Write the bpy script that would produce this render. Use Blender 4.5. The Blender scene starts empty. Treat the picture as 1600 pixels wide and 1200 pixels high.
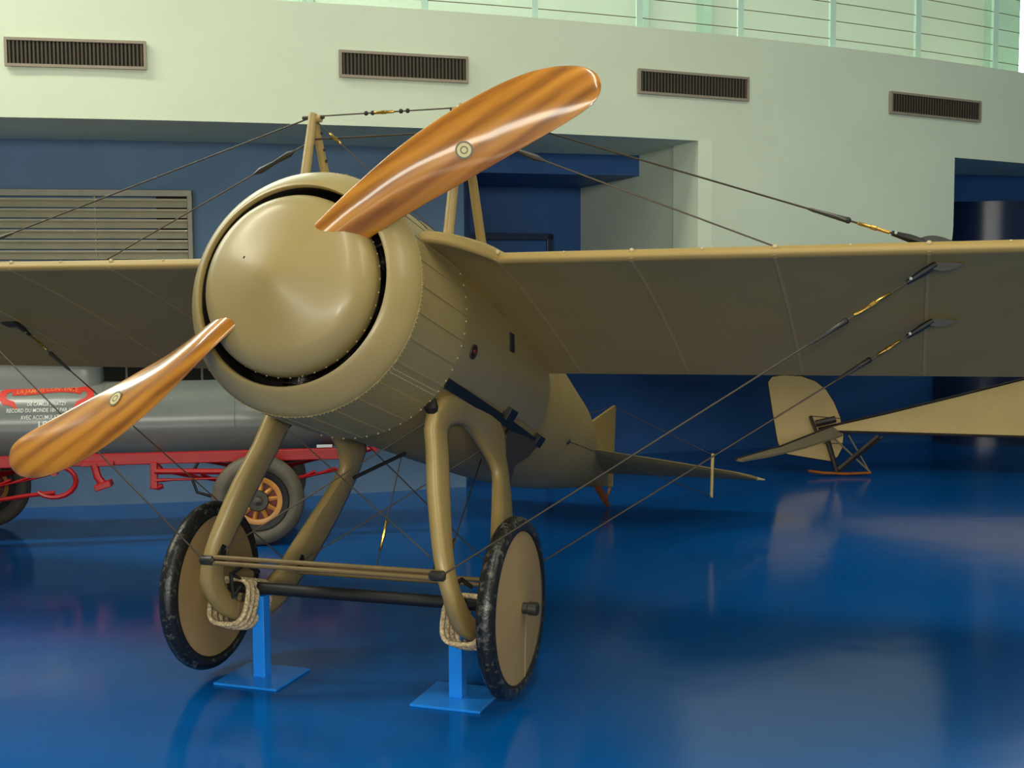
import bpy, bmesh, math, random
from mathutils import Vector, Matrix
random.seed(7)
sc = bpy.context.scene
col = sc.collection

# ------------------------------------------------------------------ camera, world, lights, exposure
F_PX, PITCH, ROLL, EYE = 1898.06, 0.0770, 0.0060, 1.6028
cp, sp = math.cos(PITCH), math.sin(PITCH)
fwd, upv, rgt = Vector((0, cp, -sp)), Vector((0, sp, cp)), Vector((1, 0, 0))
cr, sr = math.cos(ROLL), math.sin(ROLL)
rgt, upv = rgt * cr - upv * sr, rgt * sr + upv * cr
cam_d = bpy.data.cameras.new('camera')
cam_d.sensor_fit = 'HORIZONTAL'
cam_d.sensor_width = 36.0
cam_d.lens = F_PX / 1600 * 36.0
cam_d.clip_end = 200
cam = bpy.data.objects.new('camera', cam_d)
col.objects.link(cam)
cm = Matrix((rgt, upv, -fwd)).transposed().to_4x4()
cm.translation = (0, 0, EYE)
cam.matrix_world = cm
sc.camera = cam

wd = bpy.data.worlds.new('hall_air')
sc.world = wd
wd.use_nodes = True
wd.node_tree.nodes['Background'].inputs[0].default_value = (0.75, 0.85, 0.8, 1)
wd.node_tree.nodes['Background'].inputs[1].default_value = 0.05

sc.view_settings.view_transform = 'Standard'
sc.view_settings.look = 'None'
sc.view_settings.gamma = 1
sc.view_settings.use_curve_mapping = False
sc.view_settings.exposure = 0.0

def area(name, loc, target, sx, sy, power, color):
    l = bpy.data.lights.new(name, 'AREA')
    l.shape = 'RECTANGLE'; l.size = sx; l.size_y = sy; l.energy = power; l.color = color
    o = bpy.data.objects.new(name, l); col.objects.link(o)
    o.location = loc
    o.rotation_euler = (Vector(target) - Vector(loc)).to_track_quat('-Z', 'Y').to_euler()
    return o
# rows of ceiling lamps of the hall, and the little flash of the camera
area('ceiling_skylight', (-7.0, 5.1, 6.7), (-6.95, 5.1, 0), 0.55, 6.6, 470, (1.0, 0.97, 0.80))
bpy.data.objects['ceiling_skylight'].rotation_euler = (0, 0, math.radians(97))
area('ceiling_lamp_row_b', (0.5, 1.0, 6.7), (0.5, 1.6, 0), 0.40, 7.0, 210, (1.0, 0.97, 0.80))
area('ceiling_lamp_row_c', (6.0, 2.0, 6.7), (5.5, 2.4, 0), 0.40, 7.0, 200, (0.97, 1.0, 0.82))
area('gallery_lamp_row', (0.5, 10.6, 6.6), (0.2, 12.0, 3.4), 11.0, 0.5, 110, (0.96, 1.0, 0.90))
area('rear_fill_band', (0.0, -8.8, 3.0), (0.5, 8.0, 1.9), 16.0, 1.4, 1050, (1.0, 0.98, 0.84))  # added fill light behind the camera, no known window; narrowed for the propeller streak
area('camera_flash', (-0.03, -0.05, 1.74), (-0.2, 5.0, 1.2), 0.10, 0.06, 33, (1.0, 0.93, 0.78))

# ------------------------------------------------------------------ materials
def mat(name, rgb, rough=0.5, metal=0.0, coat=0.0, noise=0.0, nscale=8.0, bump=0.0, bscale=60.0, rvar=0.0, spec=None, emis=0.0):
    m = bpy.data.materials.new(name); m.use_nodes = True
    nt = m.node_tree; b = nt.nodes['Principled BSDF']
    c = [((v / 255) / 12.92 if v / 255 <= 0.04045 else ((v / 255 + 0.055) / 1.055) ** 2.4) for v in rgb]
    b.inputs['Base Color'].default_value = (*c, 1)
    b.inputs['Roughness'].default_value = rough
    b.inputs['Metallic'].default_value = metal
    b.inputs['Coat Weight'].default_value = coat
    b.inputs['Coat Roughness'].default_value = 0.2
    if spec is not None: b.inputs['Specular IOR Level'].default_value = spec
    if emis:
        b.inputs['Emission Color'].default_value = (*c, 1)
        b.inputs['Emission Strength'].default_value = emis
    tc = nt.nodes.new('ShaderNodeTexCoord')
    if noise:
        n = nt.nodes.new('ShaderNodeTexNoise'); n.inputs['Scale'].default_value = nscale
        n.inputs['Detail'].default_value = 5
        nt.links.new(tc.outputs['Object'], n.inputs['Vector'])
        r = nt.nodes.new('ShaderNodeValToRGB')
        r.color_ramp.elements[0].position = 0.3; r.color_ramp.elements[1].position = 0.7
        r.color_ramp.elements[0].color = (*[v * (1 - noise) for v in c], 1)
        r.color_ramp.elements[1].color = (*[min(1, v * (1 + noise)) for v in c], 1)
        nt.links.new(n.outputs['Fac'], r.inputs['Fac'])
        nt.links.new(r.outputs['Color'], b.inputs['Base Color'])
        if rvar:
            mr = nt.nodes.new('ShaderNodeMapRange')
            mr.inputs['To Min'].default_value = max(0, rough - rvar); mr.inputs['To Max'].default_value = rough + rvar
            nt.links.new(n.outputs['Fac'], mr.inputs['Value'])
            nt.links.new(mr.outputs['Result'], b.inputs['Roughness'])
    if bump:
        n2 = nt.nodes.new('ShaderNodeTexNoise'); n2.inputs['Scale'].default_value = bscale
        nt.links.new(tc.outputs['Object'], n2.inputs['Vector'])
        bp = nt.nodes.new('ShaderNodeBump'); bp.inputs['Strength'].default_value = bump; bp.inputs['Distance'].default_value = 0.004
        nt.links.new(n2.outputs['Fac'], bp.inputs['Height'])
        nt.links.new(bp.outputs['Normal'], b.inputs['Normal'])
    return m

M = {}
M['khaki'] = mat('khaki_paint', (154, 133, 82), 0.42, noise=0.05, nscale=5, bump=0.04, bscale=90, coat=0.22)
M['khaki_fabric'] = mat('khaki_doped_fabric', (158, 131, 72), 0.5, noise=0.05, nscale=4, bump=0.12, bscale=220)
M['tape'] = mat('khaki_rib_tape', (170, 142, 90), 0.5, noise=0.05)
M['khaki_wood'] = mat('khaki_strut_paint', (158, 134, 82), 0.38, noise=0.07, nscale=9, coat=0.1)
M['rivet'] = mat('rivet_head', (186, 168, 122), 0.35)
M['black_metal'] = mat('black_enamel', (20, 19, 18), 0.55, noise=0.2, nscale=20)
M['dark_lining'] = mat('dark_cowl_lining', (40, 34, 26), 0.7, noise=0.2, nscale=20)
M['gunmetal'] = mat('gunmetal', (70, 66, 60), 0.4, metal=0.6, noise=0.15, nscale=30)
M['bracket'] = mat('dark_grey_steel', (52, 50, 46), 0.45, noise=0.15, nscale=14)
M['engine'] = mat('engine_steel', (58, 56, 52), 0.35, metal=0.7, noise=0.2, nscale=30)
M['chrome'] = mat('bright_steel', (205, 205, 200), 0.2, metal=1.0)
M['brass'] = mat('brass', (196, 152, 74), 0.28, metal=1.0, noise=0.1, nscale=30)
M['wire'] = mat('steel_wire', (74, 64, 50), 0.5, metal=0.4)
M['rubber'] = mat('aged_black_rubber', (26, 25, 24), 0.34, noise=0.5, nscale=22, bump=0.5, bscale=80, rvar=0.12)
M['disc'] = mat('wheel_cover_fabric', (160, 132, 88), 0.5, noise=0.06, nscale=6, bump=0.1, bscale=200)
M['rope'] = mat('cotton_cord', (190, 168, 130), 0.85, noise=0.6, nscale=110, bump=0.8, bscale=150)
M['spreader'] = mat('dark_olive_tube', (112, 92, 54), 0.45, noise=0.12, nscale=20)
M['orange_wood'] = mat('skid_wood', (150, 84, 30), 0.4, noise=0.2, nscale=12)
M['stand'] = mat('stand_blue_paint', (34, 136, 236), 0.2, noise=0.03, nscale=6)
M['white_wall'] = mat('pale_plaster', (216, 226, 202), 0.85, noise=0.025, nscale=2.2, bump=0.15, bscale=60)
M['blue_wall'] = mat('blue_plaster', (92, 120, 150), 0.75, noise=0.10, nscale=1.6, bump=0.15, bscale=50)
M['deep_blue'] = mat('deep_blue_paint', (24, 76, 136), 0.5, noise=0.08, nscale=2)
M['column'] = mat('glossy_dark_blue_paint', (24, 40, 72), 0.3, noise=0.05, nscale=3)
M['ceiling'] = mat('ceiling_paint', (150, 160, 150), 0.9, noise=0.04, nscale=1)
M['hall_wall'] = mat('hall_wall_paint', (120, 130, 130), 0.9, noise=0.04, nscale=1)
M['gallery'] = mat('gallery_green_paint', (200, 212, 198), 0.8, noise=0.03, nscale=1.5)
M['rail'] = mat('rail_pale_green_steel', (176, 206, 190), 0.45, noise=0.03)
M['cable'] = mat('rail_cable', (120, 110, 86), 0.4, metal=0.5)
M['pane'] = mat('bright_gallery_window', (240, 246, 234), 0.4, emis=9.0)
M['vent_frame'] = mat('vent_frame_taupe', (150, 138, 120), 0.6, noise=0.06, nscale=12)
M['vent_slat'] = mat('vent_slat_brown', (80, 72, 58), 0.85, noise=0.1, nscale=20)
M['vent_dark'] = mat('vent_shadow_brown', (30, 27, 22), 0.9, noise=0.1)
M['louvre'] = mat('galvanised_steel', (190, 184, 160), 0.35, metal=0.3, noise=0.08, nscale=6)
M['louvre_frame'] = mat('galvanised_frame', (128, 126, 114), 0.5, metal=0.4, noise=0.1, nscale=10)
M['car_grey'] = mat('grey_car_enamel', (112, 116, 112), 0.28, noise=0.04, nscale=4, coat=0.3)
M['red'] = mat('red_enamel', (164, 8, 14), 0.38, noise=0.06, nscale=10, coat=0.1)
M['banner'] = mat('banner_red_paint', (200, 40, 24), 0.5)
M['banner_text'] = mat('banner_gold_lettering', (214, 130, 70), 0.5)
M['white_text'] = mat('white_lettering', (226, 228, 220), 0.5)
M['grey_tyre'] = mat('grey_brown_rubber', (96, 88, 74), 0.55, noise=0.12, nscale=14, bump=0.2, bscale=60)
M['yellow_wood'] = mat('varnished_yellow_wood', (196, 130, 52), 0.35, noise=0.12, nscale=16, coat=0.2)
M['dark_red'] = mat('dark_red_drum', (120, 18, 20), 0.4, noise=0.1)
M['cream'] = mat('cream_linen', (180, 153, 100), 0.6, noise=0.05, nscale=3, bump=0.1, bscale=160)
M['grey_linen'] = mat('grey_linen', (116, 102, 78), 0.6, noise=0.06, nscale=4)
M['dark_edge'] = mat('dark_edge_tape', (38, 28, 20), 0.5, noise=0.1)
M['decal'] = mat('decal_cream', (196, 178, 120), 0.4)
M['decal_dark'] = mat('decal_dark_green', (70, 74, 44), 0.4)

def tyre_mat():
    m = mat('worn_black_rubber', (24, 23, 22), 0.34, bump=0.5, bscale=80)
    nt = m.node_tree; b = nt.nodes['Principled BSDF']
    tc = nt.nodes.new('ShaderNodeTexCoord'); n = nt.nodes.new('ShaderNodeTexNoise'); n.inputs['Scale'].default_value = 26; n.inputs['Detail'].default_value = 8; n.inputs['Roughness'].default_value = 0.7
    nt.links.new(tc.outputs['Object'], n.inputs['Vector'])
    r = nt.nodes.new('ShaderNodeValToRGB'); e = r.color_ramp.elements
    e[0].position = 0.54; e[0].color = (0.010, 0.0095, 0.009, 1); e[1].position = 0.74; e[1].color = (0.20, 0.19, 0.16, 1)
    nt.links.new(n.outputs['Fac'], r.inputs['Fac']); nt.links.new(r.outputs['Color'], b.inputs['Base Color'])
    return m
M['rubber'] = tyre_mat()
def floor_mat():
    m = mat('blue_resin_floor', (0, 82, 156), 0.14, noise=0.10, nscale=0.9, rvar=0.05, spec=0.36)
    nt = m.node_tree; b = nt.nodes['Principled BSDF']
    tc = nt.nodes.new('ShaderNodeTexCoord')
    n = nt.nodes.new('ShaderNodeTexNoise'); n.inputs['Scale'].default_value = 2.4; n.inputs['Detail'].default_value = 2
    nt.links.new(tc.outputs['Object'], n.inputs['Vector'])
    bp = nt.nodes.new('ShaderNodeBump'); bp.inputs['Strength'].default_value = 0.12; bp.inputs['Distance'].default_value = 0.02
    nt.links.new(n.outputs['Fac'], bp.inputs['Height'])
    nt.links.new(bp.outputs['Normal'], b.inputs['Normal'])
    return m
M['floor'] = floor_mat()

def wood_mat(ang):
    m = bpy.data.materials.new('varnished_walnut'); m.use_nodes = True
    nt = m.node_tree; b = nt.nodes['Principled BSDF']; L = nt.links.new
    tc = nt.nodes.new('ShaderNodeTexCoord'); mp = nt.nodes.new('ShaderNodeMapping')
    mp.vector_type = 'TEXTURE'
    mp.inputs['Rotation'].default_value = (0, -ang, 0)
    L(tc.outputs['Object'], mp.inputs['Vector'])
    m2 = nt.nodes.new('ShaderNodeMapping'); m2.inputs['Scale'].default_value = (1.3, 14, 14)
    L(mp.outputs['Vector'], m2.inputs['Vector'])
    n = nt.nodes.new('ShaderNodeTexNoise'); n.inputs['Scale'].default_value = 2.0; n.inputs['Detail'].default_value = 7; n.inputs['Distortion'].default_value = 0.5
    L(m2.outputs['Vector'], n.inputs['Vector'])
    m3 = nt.nodes.new('ShaderNodeMapping'); m3.inputs['Scale'].default_value = (0.55, 7, 4.5)
    L(mp.outputs['Vector'], m3.inputs['Vector'])
    v = nt.nodes.new('ShaderNodeTexWave'); v.inputs['Scale'].default_value = 1.1; v.inputs['Distortion'].default_value = 3.5; v.inputs['Detail'].default_value = 3
    v.bands_direction = 'Z'
    L(m3.outputs['Vector'], v.inputs['Vector'])
    mx = nt.nodes.new('ShaderNodeMix'); mx.data_type = 'FLOAT'; mx.inputs['Factor'].default_value = 0.32
    L(n.outputs['Fac'], mx.inputs['A']); L(v.outputs['Fac'], mx.inputs['B'])
    r = nt.nodes.new('ShaderNodeValToRGB'); e = r.color_ramp.elements
    e[0].position = 0.22; e[0].color = (0.20, 0.066, 0.006, 1)
    e[1].position = 0.78; e[1].color = (0.56, 0.235, 0.026, 1)
    k = e.new(0.5); k.color = (0.42, 0.155, 0.014, 1)
    L(mx.outputs['Result'], r.inputs['Fac']); L(r.outputs['Color'], b.inputs['Base Color'])
    b.inputs['Roughness'].default_value = 0.3
    b.inputs['Coat Weight'].default_value = 1.0; b.inputs['Coat Roughness'].default_value = 0.115; b.inputs['Specular IOR Level'].default_value = 0.2
    return m

# ------------------------------------------------------------------ mesh helpers
class MB:
    def __init__(s): s.v = []; s.f = []
    def add(s, vs, fs):
        k = len(s.v); s.v += [tuple(p) for p in vs]; s.f += [tuple(i + k for i in f) for f in fs]; return s
    def grid(s, rows, close_u=False, close_v=False, cap0=False, cap1=False):
        n = len(rows[0]); m = len(rows); vs = [p for r in rows for p in r]; fs = []
        for i in range(m if close_u else m - 1):
            for j in range(n if close_v else n - 1):
                a, b = i * n + j, i * n + (j + 1) % n
                c, d = ((i + 1) % m) * n + (j + 1) % n, ((i + 1) % m) * n + j
                fs.append((a, b, c, d))
        if cap0: fs.append(tuple(range(n))[::-1])
        if cap1: fs.append(tuple((m - 1) * n + j for j in range(n)))
        return s.add(vs, fs)
    def box(s, c, h, ax=None):
        c = Vector(c); ax = ax or (Vector((1, 0, 0)), Vector((0, 1, 0)), Vector((0, 0, 1)))
        vs = [c + ax[0] * h[0] * x + ax[1] * h[1] * y + ax[2] * h[2] * z for x in (-1, 1) for y in (-1, 1) for z in (-1, 1)]
        return s.add(vs, [(0, 1, 3, 2), (4, 6, 7, 5), (0, 4, 5, 1), (2, 3, 7, 6), (0, 2, 6, 4), (1, 5, 7, 3)])
    def tube(s, pts, r, n=8, closed=False, flat=None):
        """round tube along pts; r is a number or a list; flat=(axis, ratio) squashes the section along axis"""
        pts = [Vector(p) for p in pts]; m = len(pts)
        rs = r if isinstance(r, (list, tuple)) else [r] * m
        rows = []; prev = None
        for i, p in enumerate(pts):
            if closed: t = pts[(i + 1) % m] - pts[i - 1]
            else: t = pts[min(i + 1, m - 1)] - pts[max(i - 1, 0)]
            t.normalize()
            if flat: x = Vector(flat[0]); x = (x - t * x.dot(t)).normalized()
            else:
                if prev is None: x = t.orthogonal().normalized()
                else: x = (prev - t * prev.dot(t)).normalized()
            prev = x; y = t.cross(x); q = flat[1] if flat else 1
            rows.append([p + (x * math.cos(a) * q + y * math.sin(a)) * rs[i] for a in [2 * math.pi * k / n for k in range(n)]])
        return s.grid(rows, close_u=closed, close_v=True, cap0=not closed, cap1=not closed)
    def lathe(s, prof, o, axis, n=32, closed=False, a0=0, a1=2 * math.pi, ref=None):
        """prof: list of (distance along axis, radius)"""
        o = Vector(o); ax = Vector(axis).normalized(); x = Vector(ref) if ref else ax.orthogonal().normalized(); y = ax.cross(x)
        full = abs(a1 - a0 - 2 * math.pi) < 1e-6; k = n if full else n + 1
        rows = [[o + ax * d + (x * math.cos(a) + y * math.sin(a)) * max(r, 1e-4) for a in [a0 + (a1 - a0) * i / n for i in range(k)]] for d, r in prof]
        return s.grid(rows, close_u=closed, close_v=full)
    def prism(s, outline, o, ex, ey, th):
        """outline in (ex, ey) coordinates at o, given thickness th across"""
        o, ex, ey = Vector(o), Vector(ex), Vector(ey); nz = ex.cross(ey).normalized(); n = len(outline)
        vs = [o + ex * a + ey * b + nz * (-th / 2) for a, b in outline] + [o + ex * a + ey * b + nz * (th / 2) for a, b in outline]
        fs = [tuple(range(n))[::-1], tuple(range(n, 2 * n))] + [(i, (i + 1) % n, n + (i + 1) % n, n + i) for i in range(n)]
        return s.add(vs, fs)
    def ball(s, c, r, n=6, m=4):
        rows = [[Vector(c) + Vector((math.cos(2 * math.pi * j / n) * math.sin(math.pi * i / m), math.sin(2 * math.pi * j / n) * math.sin(math.pi * i / m), math.cos(math.pi * i / m))) * r for j in range(n)] for i in range(m + 1)]
        return s.grid(rows, close_v=True)
    def build(s, name, material, parent=None, smooth=False, bevel=0.0, kind=None, label=None):
        me = bpy.data.meshes.new(name); me.from_pydata(s.v, [], s.f)
        bm = bmesh.new(); bm.from_mesh(me)
        bmesh.ops.remove_doubles(bm, verts=bm.verts, dist=1e-5)
        bmesh.ops.recalc_face_normals(bm, faces=bm.faces)
        bm.to_mesh(me); bm.free()
        me.materials.append(M[material] if isinstance(material, str) else material)
        if smooth:
            for p in me.polygons: p.use_smooth = True
            me.set_sharp_from_angle(angle=math.radians(smooth if smooth is not True else 40))
        o = bpy.data.objects.new(name, me); col.objects.link(o)
        if parent: o.parent = parent
        if bevel:
            b = o.modifiers.new('bevel', 'BEVEL'); b.width = bevel; b.segments = 2; b.limit_method = 'ANGLE'
        if kind: o['kind'] = kind
        if label: o['label'] = label
        return o
def tag(o, label, cat, group=None):
    o['label'] = label; o['category'] = cat
    if group: o['group'] = group
    return o
def empty(name, loc=(0, 0, 0)):
    o = bpy.data.objects.new(name, None); col.objects.link(o); o.location = loc; o.empty_display_size = 0.2; return o
def struct(o): o['kind'] = 'structure'; return o
def share(src, name, parent, mw):
    o = bpy.data.objects.new(name, src.data); col.objects.link(o); o.parent = parent; o.matrix_local = mw; return o
def at(x, y, depth):
    d = fwd + rgt * (x - 800) / F_PX - upv * (y - 600) / F_PX
    return Vector((0, 0, EYE)) + d * (depth / d.y)

# ------------------------------------------------------------------ the hall
struct(MB().box((0, 5, -0.05), (12, 14, 0.05)).build('floor', 'floor'))
struct(MB().box((0, 5, 7.05), (12, 14, 0.05)).build('ceiling', 'ceiling'))
struct(MB().box((0, -9.05, 3.5), (12, 0.05, 3.5)).build('wall_back', 'hall_wall'))
struct(MB().box((-12.05, 5, 3.5), (0.05, 14, 3.5)).build('wall_left', 'hall_wall'))
struct(MB().box((12.05, 5, 3.5), (0.05, 14, 3.5)).build('wall_right', 'hall_wall'))

def arc(x): return 8.77 + 0.37 * x + 0.032 * x * x if x > -5.78 else 7.70
def arc_n(x):
    s = 0.37 + 0.064 * x if x > -5.78 else 0
    return Vector((-s, 1, 0)).normalized()          # away from the viewer
def arc_p(x, z, off=0.0):
    p = Vector((x, arc(x), z)) + arc_n(x) * off; return p
def arc_band(x0, x1, z0, z1, o0, o1, n=24):
    rows = []
    for i in range(n + 1):
        x = x0 + (x1 - x0) * i / n
        rows.append([arc_p(x, z0, o0), arc_p(x, z1, o0), arc_p(x, z1, o1), arc_p(x, z0, o1)])
    return MB().grid(rows, close_v=True, cap0=True, cap1=True)
# pale parapet band over the hall (front face), gallery deck behind it
struct(arc_band(-11.5, 8.2, 2.73, 3.54, 0, 0.22, 60).build('wall_parapet', 'white_wall', smooth=30))
struct(arc_band(-11.5, 8.2, 2.73, 2.95, 0.22, 4.2, 40).build('trim_1', 'white_wall', smooth=30))
# near blue wall under the band
struct(arc_band(-11.5, 0.02, 0.0, 2.73, 1.15, 1.35, 40).build('wall_blue_near', 'blue_wall', smooth=30))
# deep back wall, side of the near wall, beam and lowered ceiling of the niche
def back_y(x): return 11.4 + 0.305 * x
bx0, bx1 = -3.0, 9.5
dirb = Vector((1, 0.305, 0)).normalized(); nrb = Vector((-dirb.y, dirb.x, 0))
def back_p(x, z, off=0): return Vector((x, back_y(x), z)) + nrb * off
m = MB(); m.add([back_p(bx0, 0), back_p(bx1, 0), back_p(bx1, 2.73), back_p(bx0, 2.73), back_p(bx0, 0, .2), back_p(bx1, 0, .2), back_p(bx1, 2.73, .2), back_p(bx0, 2.73, .2)],
      [(0, 1, 2, 3), (5, 4, 7, 6), (3, 2, 6, 7), (1, 5, 6, 2), (4, 0, 3, 7)])
struct(m.build('wall_blue_far', 'deep_blue'))
e0 = arc_p(0.02, 0, 1.15)
struct(MB().box((e0.x - 0.1, (e0.y + 11.3) / 2 + 0.1, 1.365), (0.1, (11.3 - e0.y) / 2 + 0.06, 1.365)).build('wall_niche_side', 'blue_wall'))
bA, bB = Vector((-0.37, 9.95, 0)), Vector((1.10, 10.37, 0))
bd = (bB - bA).normalized(); bn = Vector((-bd.y, bd.x, 0))
m = MB(); m.add([bA + Vector((0, 0, 2.56)), bB + Vector((0, 0, 2.56)), bB + Vector((0, 0, 2.73)), bA + Vector((0, 0, 2.73)),
                 bA + bn * 1.4 + Vector((0, 0, 2.56)), bB + Vector((-0.42, 1.25, 2.56)), bB + Vector((-0.42, 1.25, 2.73)), bA + bn * 1.4 + Vector((0, 0, 2.73))],
                [(0, 1, 2, 3), (5, 4, 7, 6), (0, 4, 5, 1), (3, 2, 6, 7), (1, 5, 6, 2), (4, 0, 3, 7)])
struct(m.build('trim_2', 'deep_blue'))
# white hanging mass with a rounded lower corner, and its pale side in the niche
pts = []
x0, x1, zb, rr = 1.43, 3.86, 1.52, 0.62
prof = [(x0, 2.73)] + [(x0, zb)] + [(x1 - rr + rr * math.sin(a), zb + rr - rr * math.cos(a)) for a in [math.pi / 2 * k / 10 for k in range(11)]] + [(x1, 2.73)]
# columns along x so that the mass follows the curved wall
xs = sorted(set([x0 + (x1 - rr - x0) * i / 8 for i in range(9)] + [p[0] for p in prof[2:13]]))
def zlow(x): return zb if x <= x1 - rr else zb + rr - math.sqrt(max(0, rr * rr - (x - (x1 - rr)) ** 2))
rows = [[arc_p(x, zlow(x), 0.0), arc_p(x, 2.73, 0.0), arc_p(x, 2.73, 0.35), arc_p(x, zlow(x), 0.35)] for x in xs]
struct(MB().grid(rows, close_v=True, cap0=True, cap1=True).build('wall_hanging', 'white_wall', smooth=30))
m = MB(); a, b = Vector((1.43, arc(1.43), 0)), Vector((0.66, back_y(0.66), 0)); t = (b - a).normalized(); nn = Vector((-t.y, t.x, 0)) * -0.12
m.add([a + Vector((0, 0, 1.52)), b + Vector((0, 0, 1.52)), b + Vector((0, 0, 2.73)), a + Vector((0, 0, 2.73))] + [p + nn for p in (a + Vector((0, 0, 1.52)), b + Vector((0, 0, 1.52)), b + Vector((0, 0, 2.73)), a + Vector((0, 0, 2.73)))],
      [(0, 1, 2, 3), (5, 4, 7, 6), (0, 4, 5, 1), (3, 2, 6, 7), (1, 5, 6, 2), (4, 0, 3, 7)])
struct(m.build('wall_niche_pale', 'white_wall'))
# blue door in the niche
dr = MB(); dax = (dirb, nrb, Vector((0, 0, 1)))
dc = back_p(-0.06, 1.03, -0.015)
door = struct(dr.box(dc, (0.40, 0.02, 1.03), dax).build('door_1', 'deep_blue', bevel=0.004))
m = MB()
for s_ in (-1, 1): m.box(dc + dirb * s_ * 0.43 + nrb * -0.012 + Vector((0, 0, 0.03)), (0.03, 0.03, 1.06), dax)
m.box(dc + Vector((0, 0, 1.07)) + nrb * -0.012, (0.46, 0.03, 0.03), dax)
m.build('door_frame', 'column', door, bevel=0.004)
MB().tube([dc + dirb * 0.32 + nrb * -0.05, dc + dirb * 0.32 + nrb * -0.08, dc + dirb * 0.22 + nrb * -0.08], 0.01).build('door_handle', 'chrome', door)
# lowered band and round column in the right opening
m = MB(); p0, p1 = Vector((4.2, 12.16, 0)), Vector((8.5, 13.6, 0))
m.add([p0 + Vector((0, 0, 2.46)), p1 + Vector((0, 0, 2.46)), p1 + Vector((0, 0, 2.73)), p0 + Vector((0, 0, 2.73)), p0 + Vector((-.1, .6, 2.46)), p1 + Vector((-.1, .6, 2.46)), p1 + Vector((-.1, .6, 2.73)), p0 + Vector((-.1, .6, 2.73))],
      [(0, 1, 2, 3), (5, 4, 7, 6), (0, 4, 5, 1), (3, 2, 6, 7), (1, 5, 6, 2), (4, 0, 3, 7)])
struct(m.build('trim_3', 'deep_blue'))
struct(MB().lathe([(0, 0.50), (2.46, 0.50)], (4.93, 12.66, 0), (0, 0, 1), 48).build('wall_column', 'column', smooth=60))

# gallery above: far wall, mullions, bright windows, railing
gd_ = Vector((1, 0.40, 0)).normalized(); gn_ = Vector((-gd_.y, gd_.x, 0)); gax_ = (gd_, gn_, Vector((0, 0, 1)))
def gal(x, z, off=0): return Vector((x, 12.6 + 0.40 * x, z)) + gn_ * off
def gal_box(x0, x1, z0, z1, o0, o1):
    a, b = gal(x0, 0), gal(x1, 0)
    return MB().box((a + b) / 2 + gn_ * (o0 + o1) / 2 + Vector((0, 0, (z0 + z1) / 2)), ((b - a).length / 2, (o1 - o0) / 2, (z1 - z0) / 2), gax_)
struct(gal_box(-11.8, 11.8, 2.95, 7.0, 0, 0.12).build('wall_gallery', 'gallery'))
def win(n, x0, x1, z0, z1):
    w = struct(gal_box(x0, x1, z0, z1, -0.03, 0.02).build('window_%d' % n, 'pane'))
    w['label'] = 'bright window pane at the back of the gallery'
    for x in (x0, x1): gal_box(x - 0.03, x + 0.03, z0, z1, -0.07, -0.03).build('window_jamb', 'rail', w)
    for z in (z0, z1): gal_box(x0, x1, z - 0.03, z + 0.03, -0.07, -0.03).build('window_rail', 'rail', w)
win(1, -9.0, -2.32, 3.1, 6.2)
win(2, 6.12, 9.0, 3.1, 6.2)
for i, (x0_, x1_) in enumerate(((-2.26, -2.0), (1.35, 1.41), (2.02, 2.12), (5.70, 6.05))):
    struct(gal_box(x0_, x1_, 2.95, 7.0, -0.14, 0.0).build('trim_%d' % (4 + i), 'rail'))
px_ = [-5.1, -4.35, -3.6, -2.84, -2.08, -1.32, -0.56, 0.221, 1.012, 1.845, 2.678, 3.537, 4.415, 5.3, 6.2, 7.1]
rail = empty('gallery_railing', arc_p(1.0, 3.54, 0.11))
tag(rail, 'pale green railing of slim posts and thin cables on the parapet', 'railing')
def rl(p): return Vector(p) - rail.location
for x in px_:
    MB().box(rl(arc_p(x, 4.04, 0.11)), (0.022, 0.03, 0.50)).build('post', 'rail', rail)
for k in range(6):
    z = 3.63 + 0.145 * k
    MB().tube([rl(arc_p(px_[0] + (px_[-1] - px_[0]) * i / 30, z, 0.11)) for i in range(31)], 0.0035, 5).build('cable', 'cable', rail)
MB().tube([rl(arc_p(px_[0] + (px_[-1] - px_[0]) * i / 30, 4.56, 0.11)) for i in range(31)], 0.024, 8).build('handrail', 'rail', rail, smooth=True)

# wall vents in the parapet
def vent(xa, xb, label):
    c = (arc_p(xa, 3.14) + arc_p(xb, 3.14)) / 2; d = (arc_p(xb, 3.14) - arc_p(xa, 3.14)); hw = d.length / 2; d.normalize()
    n = Vector((-d.y, d.x, 0)); c -= n * 0.022
    r = empty('wall_vent', c); tag(r, label, 'vent', 'vents in the pale parapet')
    ax = (d, n, Vector((0, 0, 1))); O = Vector((0, 0, 0)); hh = 0.09
    m = MB()
    for s_ in (-1, 1):
        m.box(O + ax[2] * s_ * (hh - 0.008), (hw, 0.012, 0.009), ax)
        m.box(O + d * s_ * (hw - 0.008), (0.009, 0.012, hh - 0.017), ax)
    m.build('frame', 'vent_frame', r)
    MB().box(O + n * 0.009, (hw - 0.015, 0.002, hh - 0.015), ax).build('backing', 'vent_dark', r)
    m = MB(); k = 34
    for i in range(k):
        m.box(O + d * ((i + 0.5) / k * 2 - 1) * (hw - 0.018) - n * 0.002, (0.006, 0.0035, hh - 0.017), ax)
    m.build('slat_row', 'vent_slat', r, kind='stuff')
vent(-3.228, -2.372, 'long slatted vent at the left end of the pale parapet')
vent(-1.163, -0.301, 'long slatted vent in the parapet directly above the left cabane pylon')
vent(0.938, 1.833, 'slatted vent in the parapet just right of the upper propeller tip')
vent(3.143, 4.117, 'slatted vent in the parapet above the right blue opening')

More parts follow.
